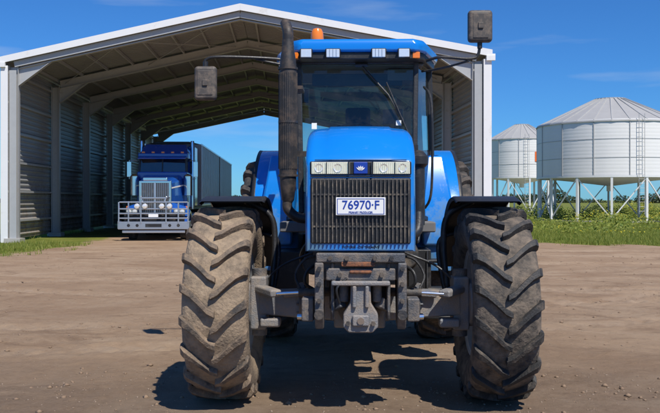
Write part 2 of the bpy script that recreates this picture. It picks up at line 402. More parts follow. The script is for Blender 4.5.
ff=SP('front_frame_facing',M('pale_steel',(.40,.41,.41),.45,var=.1,))
for sd in (-1,1):
    ff.beam((sd*(HW-.35),.06,roofz(HW-.35)-.25),(sd*.001,.06,PH-.25),.03,.22)
    ff.box((sd*(HW-.30),.06,3.2),(.26,.03,6.3))
ff.done()

# ---------------------------------------------------------------- silos
m_silo=M('silo_galvanised',(.82,.80,.77),.55,metal=.05,var=.06,scale=1,stretch=(1,1,.3))
m_siloroof=M('silo_roof',(.42,.41,.39),.5,metal=.15,var=.15,scale=1)
m_leg=M('silo_leg_paint',(.75,.75,.73),.45,var=.05)
def silo(loc,r,zb,ze,za,nleg,rz,ncap):
    e=empty('grain_silo',loc,rz)
    p=Part('wall_rings',m_silo,e,ang=25); prof=[]; z=zb
    while z<ze: prof+=[(z,r),(z+.12,r+.014),(z+.24,r)]; z+=.25
    prof.append((ze,r)); p.lathe(prof,(0,0,0),'z',64); p.done()
    p=Part('ring_joints',m_galv,e)
    for zz in np.linspace(zb,ze,4): p.lathe([(zz-.02,r+.022),(zz+.02,r+.022)],(0,0,0),'z',64)
    for k in range(nleg): 
        t=2*math.pi*k/nleg; p.box((math.cos(t)*(r+.03),math.sin(t)*(r+.03),(zb+ze)/2),(.04,.06,ze-zb),(0,0,t))
    p.done()
    p=Part('roof_cone',m_siloroof,e,ang=4); rt=r*.22
    p.lathe([(ze-.08,r+.10),(ze+.02,r+.08),(za,rt),(za+.08,rt),(za+.16,0.01)],(0,0,0),'z',ncap); p.done()
    p=Part('roof_ribs',m_galv,e)
    for k in range(ncap):
        t=2*math.pi*k/ncap; p.beam((math.cos(t)*r,math.sin(t)*r,ze+.06),(math.cos(t)*rt,math.sin(t)*rt,za+.04),.05,.06)
    p.done()
    p=Part('hopper_floor',m_silo,e); p.lathe([(zb,r),(zb-.25,r*.55),(zb-.6,.25),(zb-1.0,.25)],(0,0,0),'z',48); p.done()
    p=Part('legs',m_leg,e)
    for k in range(nleg):
        t=2*math.pi*(k+.5)/nleg; t2=2*math.pi*(k+1.5)/nleg
        A=lambda t,z:(math.cos(t)*(r-.05),math.sin(t)*(r-.05),z)
        p.box(A(t,zb/2),(.16,.16,zb),(0,0,t))
        if k%2==0: p.beam(A(t,zb-.12),A(t2,.25),.07,.07)
        else: p.beam(A(t,.25),A(t2,zb-.1),.07,.07)
    p.lathe([(zb-.08,r-.02),(zb-.08,r+.06),(zb+.06,r+.06)],(0,0,0),'z',48)
    p.done()
    p=Part('ladder',m_galv,e); t=R(-95)
    c,s_=math.cos(t),math.sin(t); tx,ty=-s_,c
    for o in (-.2,.2): p.tube([(c*(r+.2)+tx*o,s_*(r+.2)+ty*o,.6),(c*(r+.2)+tx*o,s_*(r+.2)+ty*o,ze+.4)],.02,6)
    z=.8
    while z<ze+.3: p.tube([(c*(r+.2)-tx*.2,s_*(r+.2)-ty*.2,z),(c*(r+.2)+tx*.2,s_*(r+.2)+ty*.2,z)],.012,5); z+=.32
    p.done()
    p=Part('silo_base_slab',m_conc,e); p.lathe([(-.1,r+.3),(.1,r+.3),(.1,.01)],(0,0,0),'z',32); p.done()
    return e
s1=silo((21.2,61.5,0),5.35,3.25,7.15,9.15,14,R(8),28)
s2=silo((20.3,86,0),3.5,3.9,7.9,9.5,10,0,24)
p=Part('warning_sticker',M('orange_sticker',(.85,.17,.03),.5),s2); p.box((.95,-3.46,6.0),(.85,.08,1.0)); p.done()

# ---------------------------------------------------------------- weeds, shrubs, tree line
def foliage(name,clumps,n,size,mat,extra=None):
    vs=[];fs=[]
    tot=sum(c[3]*c[4]*c[5] for c in clumps)
    for (x,y,z,a,b,c) in clumps:
        for k in range(int(n*(a*b*c)/tot)+4):
            while True:
                q=Vector((random.uniform(-1,1),random.uniform(-1,1),random.uniform(-1,1)))
                if .25<q.length<1: break
            P_=Vector((x+q.x*a,y+q.y*b,z+q.z*c)); 
            if P_.z<0: continue
            u=Vector((random.gauss(0,1),random.gauss(0,1),random.gauss(0,1))).normalized(); w=u.orthogonal().normalized(); s=size*random.uniform(.5,1.4)
            o=len(vs); vs+=[tuple(P_-u*s),tuple(P_+w*s*.5),tuple(P_+u*s),tuple(P_-w*s*.5)]; fs.append((o,o+1,o+2,o+3))
    return mesh_np(name,vs,fs,mat)
m_weed=leafmat('weed_leaves',(.10,.17,.015),(.34,.36,.06)); m_flower=leafmat('yellow_flowers',(.65,.52,.03),(.8,.7,.05))
m_tree=leafmat('distant_tree_leaves',(.02,.04,.012),(.06,.085,.025))
cl=[]
for k in range(190):
    y=random.uniform(38,75); x=random.uniform(.225*y,.235*y+24); 
    h=random.uniform(.12,.75)*(.5 if y<48 else 1 if y<60 else 1.5); cl.append((x,y,h*.35,random.uniform(.5,1.8),random.uniform(.5,1.2),h))
foliage('weeds',cl,46000,.085,m_weed)
fl=[(x,y,z+c*.6,a,b,c*.5) for x,y,z,a,b,c in cl if random.random()<.5]
foliage('yellow_flowers',fl,4500,.05,m_flower)
cl=[(23.6+random.uniform(-1.0,3),55+random.uniform(-1,1.5),random.uniform(.4,1.4),random.uniform(.5,.9),random.uniform(.5,.8),random.uniform(.4,.8)) for k in range(12)]
foliage('shrub',cl,9000,.10,m_weed)
cl=[]
x=-300.
while x<420:
    h=random.uniform(1.4,3.6)*(1 if random.random()<.85 else 1.5); cl.append((x,430+random.uniform(-20,20),h*.45,random.uniform(4,10),5,h)); x+=random.uniform(4,14)
foliage('distant_trees',cl,26000,.8,m_tree)

# ---------------------------------------------------------------- tyre
def tyre(parent,name,c,Rr,W,nl,mat,lug=.050,rimr=.54,out=1,rim=m_rim,lmat=None):
    e=bpy.data.objects.new(name,None); scene.collection.objects.link(e); e.parent=parent
    hw=W/2; rb=Rr-lug
    prof=[(-hw*.72,Rr*rimr),(-hw*.92,Rr*(rimr+.06)),(-hw*1.03,Rr*(rimr+.2)),(-hw*1.02,Rr*.83),(-hw*.95,rb-.035),(-hw*.80,rb-.01),(-hw*.4,rb),(0,rb+.003),(hw*.4,rb),(hw*.80,rb-.01),(hw*.95,rb-.035),(hw*1.02,Rr*.83),(hw*1.03,Rr*(rimr+.2)),(hw*.92,Rr*(rimr+.06)),(hw*.72,Rr*rimr)]
    p=Part('tyre_carcass',mat,e,ang=50); p.lathe(prof,c,'x',80); p.done()
    p=Part('tyre_lugs',lmat or mat,e,bevel=.004,seg=1)
    pitch=2*math.pi/nl
    for s in (-1,1):
        for k in range(nl):
            a0=k*pitch+(pitch/2 if s>0 else 0)+random.uniform(-.004,.004); secs=[]
            T=[(-.07,0,0,.023),(.15,.03,.0,.025),(.42,.10,-.002,.027),(.70,.165,-.006,.029),(.93,.205,-.014,.034),(1.04,.218,-.045,.037),(1.055,.225,-.10,.033)]
            for t,off,dr,hwid in T:
                x=s*t*hw; ro=Rr+dr*(Rr/.76)+random.uniform(-.002,.002); ang=a0+off*(W/.48)/Rr*.95
                ri=(rb-.02) if t<.9 else ro-.055
                xi=x if t<1 else x-s*.035
                sec=[]
                for (r_,hh,xx) in ((ri,hwid*1.15,xi),(ro,hwid*.92,x),(ro,-hwid*.92,x),(ri,-hwid*1.15,xi)):
                    th=ang+hh*(W/.48)/Rr; sec.append((c[0]+xx,c[1]-r_*math.cos(th),c[2]+r_*math.sin(th)))
                secs.append(sec)
            p.loft(secs)
    p.done()
    p=Part('rim',rim,e); o=out; q=Rr*rimr
    p.lathe([(-hw*.75,q),(-hw*.78,q+.025),(-hw*.7,q-.02),(-hw*.2,q-.05),(hw*.2,q-.05),(hw*.7,q-.02),(hw*.78,q+.025),(hw*.75,q)],c,'x',48)
    p.lathe([(o*hw*.1,q-.06),(o*hw*.0,q*.7),(o*hw*.25,q*.5),(o*hw*.25,.01)],c,'x',40)
    for k in range(10):
        t=k*.628; p.cyl((c[0]+o*hw*.20,c[1]+q*.56*math.cos(t),c[2]+q*.56*math.sin(t)),(c[0]+o*hw*.38,c[1]+q*.56*math.cos(t),c[2]+q*.56*math.sin(t)),.018,seg=6)
    p.cyl((c[0]+o*hw*.2,c[1],c[2]),(c[0]+o*hw*.75,c[1],c[2]),q*.36,q*.28)
    p.done()
    return e

# ---------------------------------------------------------------- tractor
T=empty('tractor',(.235,6.5,0),R(-1.3))
tyre(T,'front_wheel_right',(-1.06,0,.765),.765,.47,19,m_rub_l,out=-1,lmat=m_lug_l)
tyre(T,'front_wheel_left',(1.06,0,.765),.765,.47,19,m_rub_r,out=1,lmat=m_lug_r)
tyre(T,'rear_wheel_right',(-.97,2.9,1.02),1.02,.54,22,m_rub,out=-1,lug=.05)
tyre(T,'rear_wheel_left',(.97,2.9,1.02),1.02,.54,22,m_rub,out=1,lug=.05)
def hsec(y,w,zt,zb,r,wt=.95,cr=.006):
    pts=[(-w,zb),(-w,zb+(zt-zb)*.35),(-w*.99,zt-r*1.6)]
    for k in range(7):
        t=math.pi-k*math.pi/2/6; pts.append((-(w*wt-r)+r*math.cos(t),zt-r*.75-.014-cr+r*.75*math.sin(t)))
    pts+=[(-w*.60,zt-cr-.007),(-w*.56,zt-.004),(0,zt)]
    full=pts+[(-a,b) for a,b in pts[-2::-1]]
    return [(a,y,b) for a,b in full]
p=Part('bonnet',m_blue,T,ang=30)
p.loft([hsec(-.655,.372,1.865,1.222,.05,1.0,0),hsec(-.648,.385,1.88,1.212,.055,1.0,0),hsec(-.62,.396,1.91,1.21,.06,.995,.003),hsec(-.56,.402,1.97,1.21,.07,.99),hsec(-.46,.405,2.05,1.21,.075,.985,.008),hsec(-.34,.405,2.115,1.22,.08,.98,.008),hsec(-.18,.405,2.155,1.24,.085,.975,.008),hsec(.3,.41,2.185,1.28,.09,.97,.008),hsec(.9,.42,2.205,1.30,.10,.97,.008),hsec(1.28,.43,2.215,1.30,.10,.97,.008)])
p.done()
p=Part('bonnet_seams',m_black,T)
p.box((0,-.661,1.752),(.72,.012,.010)); p.box((0,-.661,1.868),(.66,.010,.006))
for s in (-1,1):
    p.box((s*.411,.3,1.62),(.012,1.0,.34)); 
    p.box((s*.418,1.1,1.75),(.02,.2,.5))
p.done()
p=Part('grille_panel',m_black,T,bevel=.02); p.box((0,-.652,1.502),(.725,.03,.475)); p.done()
p=Part('grille_slats',M('grille_slats',(.05,.048,.047),.5,var=.3,dirt=(.22,.18,.135),damt=.45,dscale=12),T)
for k in range(25):
    x=-.345+k*.69/24; p.box((x,-.675,1.502),(.009,.022,.455))
for k in range(2): p.box((0,-.672,1.39+k*.23),(.70,.008,.012))
p.done()
p=Part('headlight_housing',m_black,T,bevel=.01); p.box((0,-.654,1.81),(.73,.022,.098)); p.done()
p=Part('headlights',m_lens,T,bevel=.006)
for s in (-1,1):
    p.box((s*.215,-.667,1.81),(.275,.022,.086))
    for k in range(19): p.box((s*.215-.126+k*.014,-.6785,1.81),(.004,.006,.078))
p.done()
p=Part('headlight_reflectors',m_lamp,T)
for s in (-1,1):
    for x in (.165,.30): p.lathe([(-.672,.0),(-.677,.018),(-.683,.030)],(s*x,0,1.81),'y',24)
p.done()
p=Part('headlight_divisions',m_black,T)
for s in (-1,1):
    p.box((s*.245,-.684,1.81),(.006,.004,.082)); p.box((s*.085,-.680,1.81),(.012,.02,.09))
p.done()
p=Part('bonnet_badge',m_plateblue,T,bevel=.006); p.box((0,-.668,1.81),(.10,.02,.086)); p.done()
p=Part('badge_leaf',m_white,T)
for a in (-.9,-.45,0,.45,.9):
    p.loft([[(math.sin(a)*.008,yy,1.79),(math.sin(a-.2)*.026,yy,1.79+math.cos(a-.2)*.026),(math.sin(a)*.040,yy,1.79+math.cos(a)*.038),(math.sin(a+.2)*.026,yy,1.79+math.cos(a+.2)*.026)] for yy in (-.680,-.682)])
p.done()
p=Part('number_plate',m_white,T,bevel=.006); p.box((0,-.70,1.535),(.355,.006,.128)); p.done()
p=Part('number_plate_border',m_plateblue,T)
for s in (-1,1): p.box((s*.166,-.7045,1.535),(.004,.002,.108)); p.box((0,-.7045,1.535+s*.054),(.336,.002,.003))
p.done()
text('plate_characters','76970·F',.088,(0,-.7045,1.542),m_plateblue,T,sx=.95)
text('plate_caption','PRIMARY PRODUCER',.018,(0,-.7045,1.492),m_plateblue,T)
text('bonnet_lower_caption','VICTORIA - ON THE MOVE',.022,(0,-.657,1.240),m_black,T)
p=Part('plate_bracket',m_black,T)
for s in (-1,1): p.box((s*.1,-.69,1.535),(.03,.012,.13))
p.done()
# cab
p=Part('cab_pillars',m_black,T,bevel=.012)
A=[( .54,1.30,1.45),( .575,1.48,2.95)];B=[(.80,2.02,1.35),(.755,2.05,2.95)];C=[(.77,2.9,1.6),(.70,2.82,2.95)]
mir=lambda v:(-v[0],v[1],v[2])
for f in (lambda v:v,mir):
    p.beam(f(A[0]),f(A[1]),.05,.06); p.beam(f(B[0]),f(B[1]),.06,.06); p.beam(f(C[0]),f(C[1]),.08,.07)
    p.beam(f(A[0]),f(B[0]),.05,.05); p.beam(f(B[0]),f(C[0]),.05,.05)
    p.beam(f(A[1]),f(B[1]),.05,.06); p.beam(f(B[1]),f(C[1]),.05,.06)
p.beam(A[1],mir(A[1]),.05,.07); p.beam(C[1],mir(C[1]),.05,.06); p.beam(C[0],mir(C[0]),.06,.06)
p.done()
p=Part('cab_glass',m_glass,T)
p.sheet([A[0],A[1],mir(A[1]),mir(A[0])]); p.sheet([C[0],C[1],mir(C[1]),mir(C[0])])
for f in (lambda v:v,mir): p.sheet([f(A[0]),f(A[1]),f(B[1]),f(B[0])]); p.sheet([f(B[0]),f(B[1]),f(C[1]),f(C[0])])
p.done()
plan=[(-.56,1.24),(.56,1.24),(.66,1.34),(.83,1.95),(.83,2.85),(.72,3.0),(-.72,3.0),(-.83,2.85),(-.83,1.95),(-.66,1.34)]
p=Part('cab_roof',m_blue,T,bevel=.03,seg=3)
p.loft([[(x,y,2.995) for x,y in plan],[(x*1.01,y,3.07) for x,y in plan],[(x*.96,1.3+(y-1.3)*.97+.02,3.125) for x,y in plan]]); p.done()
p=Part('roof_hatch',m_blue,T,bevel=.02); p.box((0,2.2,3.13),(.9,.8,.05)); p.done()
p=Part('roof_liner',m_black,T,bevel=.01); p.prism([(x*.97,y+.03 if y<2 else y-.03) for x,y in plan],'z',2.93,2.997); p.done()
p=Part('work_light_housings',m_black,T,bevel=.01)
for x,w in ((-.49,.12),(-.235,.145),(.20,.145),(.44,.12)): p.box((x,1.245,2.975),(w,.07,.095))
p.done()
p=Part('work_light_lenses',m_lamp,T,bevel=.008)
for x,w in ((-.49,.10),(-.235,.125),(.20,.125),(.44,.10)): p.box((x,1.208,2.975),(w,.012,.078))
p.done()
p=Part('work_light_ribs',m_black,T)
for x,w in ((-.235,.125),(.20,.125)):
    for k in (-1,0,1): p.box((x+k*w*.25,1.200,2.975),(.002,.006,.076))
p.done()
p=Part('indicator_lenses',m_orange,T,bevel=.006)
for x in (-.60,.56): p.box((x,1.29,2.965),(.07,.05,.06))
p.lathe([(0,.062),(.02,.066),(.09,.06),(.125,.045),(.14,.0)],(-.40,1.62,3.165),'z',24)
p.done()
p=Part('beacon_base',m_black,T); p.cyl((-.40,1.62,3.10),(-.40,1.62,3.17),.072); p.done()
# interior
p=Part('seat',m_skin,T,bevel=.05,seg=3); p.box((0.02,2.35,1.72),(.52,.5,.16)); p.box((.02,2.62,2.08),(.50,.14,.68),(R(-8),0,0)); p.box((.02,2.67,2.52),(.28,.10,.2)); 
for s in (-1,1): p.box((.02+s*.31,2.42,1.92),(.08,.34,.07))
p.done()
m_tan=M('interior_trim',(.16,.155,.15),.8,var=.15)
p=Part('cab_floor_and_console',m_tan,T,bevel=.02); p.box((0,2.1,1.32),(1.5,1.6,.1)); p.box((0,1.5,1.75),(.34,.3,.75),(R(-12),0,0)); p.box((0,1.32,1.6),(1.0,.06,.55)); p.box((.5,2.3,1.65),(.22,.8,.5)); p.box((0,2.86,1.5),(1.45,.06,.35)); p.box((0,1.52,2.14),(.42,.14,.16),(R(-20),0,0)); p.box((0,2.1,2.915),(1.3,1.2,.03)); p.box((.45,1.75,2.83),(.3,.3,.12)); p.done()
p=Part('cab_monitor_and_levers',m_black,T,bevel=.01)
p.box((.36,1.70,2.42),(.20,.05,.15),(0,0,R(-15))); p.tube([(.40,1.75,1.9),(.38,1.73,2.4)],.012,6); p.tube([(.42,2.2,1.9),(.42,2.1,2.15)],.015,6); p.box((-.52,1.62,2.62),(.07,.03,.14)); p.box((0,1.62,2.78),(.9,.02,.12)); p.done()
p=Part('steering_wheel',m_black,T)
cw=Vector((0,1.72,2.26)); n=32
ax=Vector((0,-.55,.83)).normalized(); ux=Vector((1,0,0)); vx=ax.cross(ux)
ring=[cw+(ux*math.cos(k*2*math.pi/n)+vx*math.sin(k*2*math.pi/n))*.2 for k in range(n+1)]
p.tube(ring,.017,8,False)
for k in (0,2.1,4.2): p.tube([cw,cw+(ux*math.cos(k+.5)+vx*math.sin(k+.5))*.2],.014,6)
p.cyl(cw,cw-ax*.35,.035); p.done()
p=Part('wipers',m_black,T)
p.tube([(.05,1.42,2.88),(.30,1.385,2.6),(.44,1.36,2.35)],.010,6); p.tube([(.28,1.375,2.72),(.5,1.345,2.2)],.008,6)
p.tube([(-.02,1.43,2.9),(.1,1.42,2.9)],.02,8)
p.done()
p=Part('windscreen_stickers',m_white,T)
def wsy(z): return 1.30+(z-1.45)*.12-.006
p.box((-.42,wsy(2.30),2.30),(.05,.004,.06),(R(-7),0,0)); p.box((.40,wsy(2.33),2.33),(.05,.004,.05),(R(-7),0,0)); p.done()
# rear fenders (blue)
p=Part('rear_fenders',m_blue,T,ang=30)
for s in (-1,1):
    prof=[(s*.60,1.10),(s*.62,1.13),(s*1.06,1.13),(s*1.085,1.12),(s*1.09,1.06)]
    p.lathe(prof,(0,2.9,1.02),'x',40,R(-8),R(150))
    rr=p.verts([(s*.60,2.9-1.10*math.cos(t),1.02+1.10*math.sin(t)) for t in [R(-8+158*k/30) for k in range(31)]])
    p.face(rr)
p.done(recalc=False)
p=Part('fender_nose',m_blue,T,bevel=.03,seg=3)
for s in (-1,1):
    p.loft([[(s*.66,1.70,1.12),(s*.96,1.72,1.12),(s*.96,1.95,1.12),(s*.66,1.95,1.12)],[(s*.62,1.72,1.6),(s*.96,1.74,1.6),(s*.96,2.0,1.6),(s*.62,2.0,1.6)],[(s*.62,1.95,2.05),(s*.90,1.97,2.05),(s*.90,2.2,2.05),(s*.62,2.2,2.05)]])
p.done()
p=Part('fender_trim',m_black,T)
for s in (-1,1): p.lathe([(s*1.06,1.128),(s*1.10,1.135),(s*1.105,1.06)],(0,2.9,1.02),'x',40,R(-8),R(150))
p.done(recalc=False)
# exhaust
p=Part('exhaust_stack',m_stack,T)
xe,ye=-.63,.78
p.lathe([(1.55,.035),(1.58,.055),(1.70,.070),(1.85,.080),(2.75,.078),(2.86,.068),(2.93,.056),(3.02,.050)],(xe,ye,0),'z',28)
p.smooth_tube([(xe,ye,2.98),(xe,ye,3.08),(xe-.01,ye+.03,3.13),(xe-.03,ye+.10,3.19)],.048,20)
p.smooth_tube([(xe,ye,1.6),(xe,ye,1.5),(xe+.1,ye,1.42),(-.35,ye,1.42)],.045,14)
for z in (1.8,2.28,2.76): p.lathe([(z-.010,.088),(z+.010,.088)],(xe,ye,0),'z',28)
for k in range(16):
    t=-3.0+k*.2
    p.beam((xe+.083*math.cos(t),ye+.083*math.sin(t),1.86),(xe+.081*math.cos(t),ye+.081*math.sin(t),2.72),.008,.006)
p.box((xe+.1,ye+.1,2.0),(.14,.02,.05)); p.box((xe+.1,ye+.2,2.6),(.06,.3,.03))
p.done()
p=Part('air_intake',m_black,T); p.cyl((.56,.98,1.35),(.56,.98,1.9),.055); p.lathe([(1.88,.058),(1.91,.085),(1.98,.085),(2.03,.04),(2.04,.01)],(.56,.98,0),'z',24); p.smooth_tube([(.56,.98,1.5),(.54,.9,1.3),(.43,.8,1.25)],.045,12)
p.box((.50,1.22,1.75),(.14,.1,.7)); p.done()
# mirrors
p=Part('mirror_arms',m_black,T)
p.smooth_tube([(-.60,1.5,2.93),(-.8,1.45,2.965),(-1.3,1.38,2.975),(-1.47,1.38,2.95),(-1.48,1.38,2.86)],.014,8)
p.smooth_tube([(-.60,1.5,2.90),(-.75,1.47,2.915),(-1.0,1.43,2.96)],.011,8)
p.smooth_tube([(.62,1.55,2.93),(.80,1.45,2.975),(1.08,1.4,2.95),(1.17,1.4,2.99),(1.185,1.4,3.15)],.015,8)
p.smooth_tube([(.64,1.6,2.86),(.85,1.5,2.88),(1.08,1.4,2.93)],.011,8)
for q in ((-1.48,1.38,2.90),(1.185,1.4,3.08)): p.cyl((q[0],q[1],q[2]-.03),(q[0],q[1],q[2]+.03),.024)
p.done()
p=Part('mirrors',m_mirror,T,bevel=.035,seg=4)
p.box((-1.475,1.37,2.715),(.215,.09,.33)); p.box((1.185,1.39,3.26),(.235,.10,.31)); p.done()
p=Part('mirror_ribs',m_mirror,T,bevel=.008)
for c0 in ((-1.475,1.325,2.715),(1.185,1.34,3.26)):
    p.box(c0,(.15,.012,.24)); p.box((c0[0],c0[1]-.01,c0[2]),(.05,.02,.06))
p.done()
# front fenders
p=Part('front_fenders',m_black,T,ang=30)
for s in (-1,1):
    p.lathe([(-.235,.81),(-.255,.832),(-.235,.846),(.235,.846),(.255,.832),(.235,.81)],(s*.99,.02,.765),'x',28,R(72),R(165))
    p.lathe([(-.228,.812),(-.22,.836),(.22,.836),(.228,.812)],(s*.99,.02,.765),'x',28,R(72),R(165))
    p.smooth_tube([(s*.72,.15,.85),(s*.70,.25,1.2),(s*.74,.28,1.45),(s*.95,.28,1.57)],.025,8)
    p.smooth_tube([(s*.70,.15,.85),(s*.70,.6,1.1),(s*.74,.66,1.25),(s*.95,.66,1.30)],.022,8)
p.done(recalc=False)
# chassis
p=Part('engine_block',m_dark,T,bevel=.02)
p.box((0,.45,1.0),(.46,1.7,.5)); p.box((-.26,.5,1.12),(.1,1.1,.2)); p.box((.26,.3,1.05),(.12,.6,.3)); p.box((0,2.0,.80),(.62,1.7,.72)); p.box((0,2.95,1.02),(1.3,.32,.34)); p.box((0,1.35,1.2),(.95,.12,.35))
for k in range(5): p.cyl((-.34,.1+k*.22,1.10),(-.34,.1+k*.22,1.28),.035); p.cyl((.33,.1+k*.22,1.12),(.33,.1+k*.22,1.25),.03)
p.lathe([(-.08,.0),(-.08,.12),(.05,.13)],(.38,.35,1.12),'y',20); p.lathe([(-.05,.0),(-.05,.09),(.15,.09)],(-.38,.25,1.05),'y',20)
p.done()
p=Part('fuel_tank_and_steps',m_black,T,bevel=.03)
p.box((-.66,1.5,.83),(.34,.55,.52)); p.box((.60,1.6,.88),(.22,.5,.44))
for z in (.45,.72,.99): p.box((.80,1.42,z),(.26,.2,.03))
for xx in (.67,.93): p.box((xx,1.42,.76),(.02,.18,.66))
p.done()
p=Part('front_bolster',m_castd,T,bevel=.014)
p.box((0,-.30,1.10),(.60,.66,.20)); p.box((0,-.655,1.165),(.64,.07,.07)); p.box((0,-.62,1.045),(.50,.12,.09))
for s in (-1,1):
    p.prism([(-.70,1.13),(-.38,1.16),(-.34,.95),(-.45,.66),(-.60,.64),(-.70,.78)],'x',s*.265,s*.33)
    p.prism([(-.66,1.13),(-.38,1.13),(-.34,.95),(-.45,.70),(-.60,.70),(-.66,.78)],'x',s*.19,s*.215)
    p.beam((s*.20,-.55,.80),(s*.13,-.6,.84),.08,.08); p.box((s*.385,-.52,.78),(.09,.16,.17)); p.cyl((s*.12,-.60,1.0),(s*.12,-.60,.84),.035)
p.done()
p=Part('hitch_plate',m_cast,T,bevel=.012)
p.prism([(-.07,1.0),(.07,1.0),(.075,.84),(.125,.76),(.125,.67),(.085,.63),(-.085,.63),(-.125,.67),(-.125,.76),(-.075,.84)],'y',-.70,-.52)
p.box((0,-.66,.985),(.42,.14,.035)); p.box((0,-.715,.72),(.12,.03,.08))
for s in (-1,1): p.box((s*.045,-.715,.89),(.03,.03,.16))
p.done()
p=Part('hitch_pins',m_chrome,T)
p.cyl((0,-.74,.72),(0,-.68,.72),.025)
for s in (-1,1): p.cyl((s*.34,-.55,.72),(s*.46,-.52,.72),.022)
p.done()
p=Part('bolt_heads',m_dark,T)
for s in (-1,1):
    for (x,z) in ((.297,1.09),(.297,.98),(.297,.86),(.22,1.165),(.10,1.165),(.09,.70),(.15,1.045)):
        p.cyl((s*x,-.73,z),(s*x,-.65,z),.017,seg=6)
    p.cyl((s*.298,-.725,.76),(s*.298,-.68,.76),.034)
p.done()
p=Part('rusty_crossbar',m_rust,T,bevel=.01); p.box((-.02,-.69,1.12),(.24,.03,.035)); p.box((0,-.69,1.065),(.16,.03,.022)); p.done()
p=Part('front_axle',m_cast,T,bevel=.018)
for s in (-1,1):
    p.beam((s*.12,.0,.75),(s*.80,-.02,.765),.26,.25,.19,.18)
    p.box((s*.80,0,.765),(.13,.22,.42)); p.cyl((s*.86,0,.765),(s*.98,0,.765),.19,.19)
    p.beam((s*.80,-.06,.88),(s*.64,-.28,.86),.10,.06); p.box((s*.70,-.12,.62),(.16,.12,.07))
    p.beam((s*.36,-.16,.86),(s*.60,-.16,.84),.05,.05)
p.box((0,.0,.76),(.40,.34,.36)); p.done()
p=Part('axle_housing_bolts',m_castd,T)
p.lathe([(-.24,.0),(-.24,.13),(-.20,.17),(-.10,.19)],(.0,0,.76),'y',28)
for s in (-1,1):
    p.cyl((s*.44,-.0,.765),(s*.475,-.0,.765),.155); 
    for k in range(12):
        t=k*math.pi/6; p.cyl((s*.43,.14*math.cos(t),.765+.14*math.sin(t)),(s*.495,.14*math.cos(t),.765+.14*math.sin(t)),.011,seg=6)
    p.cyl((s*.80,0,.97),(s*.80,0,1.03),.06); p.cyl((s*.80,0,.55),(s*.80,0,.5),.06)
p.done()
p=Part('steering_cylinders',m_dark,T)
for s in (-1,1): p.cyl((s*.14,-.28,.88),(s*.47,-.28,.87),.034)
p.done()
p=Part('cylinder_rods',m_chrome,T)
for s in (-1,1): p.cyl((s*.47,-.28,.87),(s*.64,-.28,.86),.013)
p.done()
p=Part('tie_rod',m_castd,T); p.cyl((-.68,.26,.72),(.68,.26,.72),.024); p.done()
p=Part('hydraulic_hoses',m_black,T)
for s in (-1,1):
    p.smooth_tube([(s*.30,-.2,1.10),(s*.40,-.30,1.04),(s*.42,-.32,.95),(s*.36,-.28,.90)],.012,8)
    p.smooth_tube([(s*.26,-.1,1.14),(s*.42,-.14,1.12),(s*.50,-.2,1.0),(s*.46,-.27,.90)],.011,8)
    p.smooth_tube([(s*.35,.5,1.3),(s*.48,.6,1.15),(s*.5,.8,1.0),(s*.38,1.0,.9)],.02,8)
    p.smooth_tube([(s*.25,.1,1.2),(s*.45,.15,1.12),(s*.62,.1,1.05),(s*.74,.05,.95)],.010,8)
p.smooth_tube([(-.1,-.68,1.02),(-.17,-.73,.95),(-.15,-.70,.84)],.009,8)
p.smooth_tube([(.48,.8,1.35),(.55,1.0,1.2),(.58,1.1,1.6),(.52,1.25,1.8)],.018,8)
p.done()
p=Part('grab_rails',m_black,T)
p.smooth_tube([(.66,1.45,1.5),(.72,1.40,1.7),(.72,1.42,2.5),(.66,1.55,2.7)],.013,8); p.done()

# ---------------------------------------------------------------- truck
m_tblue=M('truck_blue_paint',(.012,.09,.42),.22,var=.06,coat=.8,dirt=(.12,.12,.14),damt=.05)
m_trail=M('trailer_side',(.24,.25,.27),.45,metal=.2,var=.2,dirt=(.25,.21,.17),damt=.25)
K=empty('semi_trailer_truck',(-6.80,31.3,0),R(3.2))
p=Part('hood',m_tblue,K,bevel=.06,seg=3)
p.loft([[(-.60,.45,1.0),(.60,.45,1.0),(.58,.45,2.25),(.42,.45,2.36),(-.42,.45,2.36),(-.58,.45,2.25)],[(-.92,2.2,1.1),(.92,2.2,1.1),(.90,2.2,2.45),(.72,2.2,2.62),(-.72,2.2,2.62),(-.90,2.2,2.45)]]); p.done()
p=Part('cab_body',m_tblue,K,bevel=.05,seg=3)
p.box((0,2.95,2.0),(2.05,1.5,1.5)); p.box((0,3.05,3.42),(2.05,1.35,.22)); p.box((0,4.2,2.6),(2.35,1.1,2.6))
p.loft([[(-1.0,2.6,3.5),(1.0,2.6,3.5),(1.1,4.7,3.5),(-1.1,4.7,3.5)],[(-.85,3.3,3.95),(.85,3.3,3.95),(1.05,4.7,4.0),(-1.05,4.7,4.0)]])
p.done()
p=Part('windscreen',m_tglass,K)
for s in (-1,1): p.sheet([(s*.03,2.26,2.70),(s*.94,2.34,2.70),(s*.90,2.44,3.31),(s*.03,2.36,3.31)])
p.done()
p=Part('cab_interior',m_black,K); p.box((0,2.9,3.0),(1.85,.8,.62)); 
p.beam((0,2.25,2.70),(0,2.35,3.32),.05,.04)
for s in (-1,1): p.beam((s*.97,2.32,2.7),(s*.94,2.42,3.32),.07,.06)
p.done()
p=Part('sun_visor',m_tblue,K,bevel=.02); p.prism([(2.02,3.26),(2.4,3.38),(2.4,3.42),(2.0,3.31)],'x',-.98,.98); p.done()
p=Part('marker_lamps',m_orange,K)
for x in (-.8,-.4,0,.4,.8): p.box((x,2.45,3.56),(.12,.1,.06))
for s in (-1,1): p.box((s*1.16,.95,1.30),(.10,.06,.08))
p.done()
p=Part('front_mudguards',m_tblue,K,ang=30)
